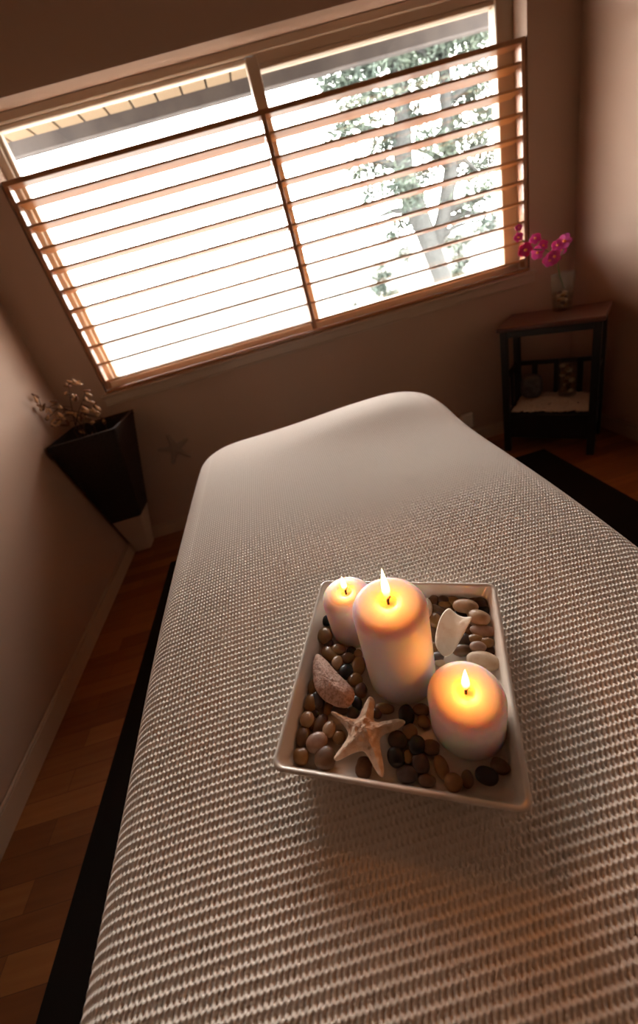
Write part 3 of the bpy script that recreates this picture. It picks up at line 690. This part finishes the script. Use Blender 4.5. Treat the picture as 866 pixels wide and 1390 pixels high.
def petal(L, W, seed):
    pts = [(0, 0), (W*.5, L*.25), (W*.62, L*.6), (W*.35, L*.93), (0, L), (-W*.35, L*.93), (-W*.62, L*.6), (-W*.5, L*.25)]
    mb, c = inflate(pts, .0012, n=2, rings=5, seed=seed, bend=lambda p: 9*p[0]**2+4*p[1]**2); mb.v = [(x+c[0], y+c[1], z) for x, y, z in mb.v]; return mb
for k, (x, y, s) in enumerate([(704,309,.45),(704,322,.62),(727,324,.75),(713,339,.95),(730,343,.9),(737,333,.75),(752,349,.95),(767,327,.95),(757,333,.8),(746,353,.9),(762,340,.7)]):
    ce = op(x, y, [-.03, .0, .02, -.02, .015, .03][k % 6])
    fc = (O-ce).normalized()+V((random.uniform(-.5, .5), random.uniform(-.3, .3), random.uniform(-.3, .5))); fc.normalize()
    qd = fc.to_track_quat('Z', 'Y').to_matrix()
    bmv = MB(); Ls = .034*s
    for j in range(5):
        an = j*2*math.pi/5+.3*k; pt_ = petal(Ls, Ls*(.95 if j in (1, 4) else .7), k*5+j)
        rm = Matrix.Rotation(an, 3, 'Z'); bmv.add([qd @ (rm @ V(p)) + (ce-OB) for p in pt_.v], pt_.f)
    fo_ = obj('blossom', bmv, M['petal'], orc, smooth=True)
    lb_ = lump(.0075*s, .0065*s, .007*s, k, .15); obj('blossom_lip', MB().add([qd @ V(p) + (ce-OB) for p in lb_.v], lb_.f), M['lip'], fo_, smooth=True)

# ------------------------------------------------------------ corner vase with branches
def ring4(x0, y1, s, z, r=.012): return [(a+x0+s/2, b_+y1-s/2, z) for a, b_, _ in rrect(s, s, min(r, s/3), 0, 3)]
vx0, vy1 = XL+.016, YB-.018
cv = empty('floor_vase', (vx0+.07, vy1-.07, 0)); tag(cv, 'tall square tapering vase, dark woven with a cream foot, in the left corner', 'vase'); CP = cv.matrix_world.translation
def side(z): return .095+(.33-.095)*(z/.79)**1.05
def loft(ls):
    mb = MB(); n = len(ls[0]); mb.add(sum(ls, []), [(k*n+i, k*n+(i+1) % n, (k+1)*n+(i+1) % n, (k+1)*n+i) for k in range(len(ls)-1) for i in range(n)]+[tuple(reversed(range(n))), tuple(range((len(ls)-1)*n, len(ls)*n))]); return mb
obj('foot', loc_to(cv, loft([ring4(vx0, vy1, side(z), z) for z in np.linspace(0, .255, 6)]), CP), M['cream_ceramic'], cv, smooth=True, angle=40)
rings_ = [ring4(vx0, vy1, side(z)+.004*(i % 2), z) for i, z in enumerate(np.linspace(.256, .79, 54))]
inn = []
for z in (.792, .74, .5, .3):
    s = side(min(z, .79))-.024; inn.append([(a+vx0+(side(min(z,.79)))/2, b_+vy1-(side(min(z,.79)))/2, z) for a, b_, _ in rrect(s, s, .01, 0, 3)])
obj('woven_body', loc_to(cv, loft(rings_+inn), CP), M['weave'], cv, smooth=True, angle=50)
tc2 = V((vx0+.165, vy1-.165, .79))
bb = V((vx0+.09, vy1-.09, .32))
clusters = [(93,522,2),(100,518,2),(89,537,1),(99,534,1),(106,540,2),(116,534,2),(122,544,2),(124,555,2),(116,556,3),(111,562,2),(117,569,2),(96,562,2),(84,565,3),(70,546,2),(73,580,2),(56,552,3),(51,536,2),(107,565,2),(90,575,2),(130,551,2),(138,571,2),(108,584,2),(103,519,2),(78,572,2),(62,556,2),(66,567,2),(84,552,1),(126,576,2),(120,590,2),(134,560,2),(47,545,1)]
bi = 0
GRP = [[0,1,22,4,3,2,26],[5,6,7,19,29],[8,9,10,17,20],[11,12,23,18,24-1,27],[13,24,25,14],[15,16,30],[21,28]]
for g in GRP:
    far_ = clusters[g[0]]; yp = tc2.y+random.uniform(-.10, .06)
    root = bb+V((random.uniform(-.02, .02), random.uniform(-.02, .02), 0)); mid = tc2+V((random.uniform(-.09, .06), random.uniform(-.08, .08), .02))
    tip = on(far_[0], far_[1], 1, yp)
    if tip.x < XL+.03: tip = on(far_[0], far_[1], 0, XL+.035)
    br = empty('dried_branch', root); tag(br, ['dried bud branch reaching highest, up the wall under the window', 'dried bud branch on the right, nearest the window corner', 'dried bud branch rising from the middle of the vase mouth',
        'dried bud branch leaning left from the vase mouth with bright buds', 'dried bud branch crossing in front of the left wall', 'dried bud branch leaning furthest left over the left wall', 'short dried bud twig low inside the vase mouth'][bi], 'branch', 'dried branches in the corner vase')
    mb = MB(); m2 = (mid+tip)/2+V((0, 0, .01)); mb.tube([V((0, 0, 0)), (mid-root)*.5, mid-root, m2-root, tip-root], [.003, .003, .0028, .0022, .0012], 6)
    buds = []
    for ci in g:
        cx_, cy_, nb = clusters[ci]; cp = on(cx_, cy_, 1, yp+random.uniform(-.02, .02))
        if cp.x < XL+.03: cp = on(cx_, cy_, 0, XL+.03)
        if cp.y > YB-.03: cp = on(cx_, cy_, 1, YB-.04)
        # twig from the nearest point of the main stem
        best = min([mid.lerp(m2, t/8) for t in range(9)]+[m2.lerp(tip, t/8) for t in range(9)], key=lambda q_: (q_-cp).length)
        mb.tube([best-root, best.lerp(cp, .5)-root+V((0, 0, .004)), cp-root], [.0018, .0015, .001], 5)
        for j in range(nb): buds.append(cp+V((random.uniform(-.014, .014), random.uniform(-.01, .01), random.uniform(-.012, .012))))
    obj('twig', mb, M['branch'], br, smooth=True)
    for j, p in enumerate(buds):
        L = random.uniform(.016, .023); W = L*random.uniform(.5, .66); pts = [(0, 0), (W*.7, L*.4), (W*.75, L), (W*.3, L*1.7), (0, L*1.95), (-W*.3, L*1.7), (-W*.75, L), (-W*.7, L*.4)]
        mbb, c_ = inflate(pts, W*.55, n=2, rings=4, seed=j, under=.9)
        dr = V((random.uniform(-1, 1), random.uniform(-.8, .2), random.uniform(.1, 1))).normalized(); qd = dr.to_track_quat('Y', 'Z').to_matrix() @ Matrix.Rotation(random.uniform(-.8, .8), 3, 'Y')
        obj('bud', MB().add([qd @ V(v_) + (p-root) for v_ in mbb.v], mbb.f), M['bud'] if random.random() < .62 else M['bud_dark'], br, smooth=True)
    bi += 1

# ------------------------------------------------------------ starfish ornament on the wall, outlet
arms = [(237,588),(270,600),(263,628),(236,622),(205,611)]
oc = on(238, 609, 1, YB)
pts = []
tips = [on(x, y, 1, YB) for x, y in [(228,590),(266,602),(272,622),(233,640),(205,616)]]
tips = sorted([(math.atan2(t.z-oc.z, t.x-oc.x)) for t in tips])
for i in range(5):
    a = tips[0]+i*2*math.pi/5
    for da, rr in ((-.26, .055), (-.09, .092), (.09, .092), (.26, .055), (.63, .036)): pts.append((rr*math.cos(a+da), rr*math.sin(a+da)))
mbw2, c = inflate(pts, .012, n=3, rings=8, seed=8, power=.7, under=.1, cen=(0, 0))
so2 = obj('wall_starfish', mbw2, M['mattegrey'], smooth=True); place(so2, (oc.x, YB-.002, oc.z), Matrix.Rotation(math.radians(90), 3, 'X'))
tag(so2, 'dull grey starfish ornament fixed to the wall under the window', 'starfish')
ot = obj('wall_outlet', MB().box((0, 0, 0), (.086, .026, .10), bev=.010), M['plate'], smooth=True, angle=30); place(ot, (1.03, YB-.013, .155))
tag(ot, 'small pale outlet box low on the wall behind the blanket edge', 'outlet')
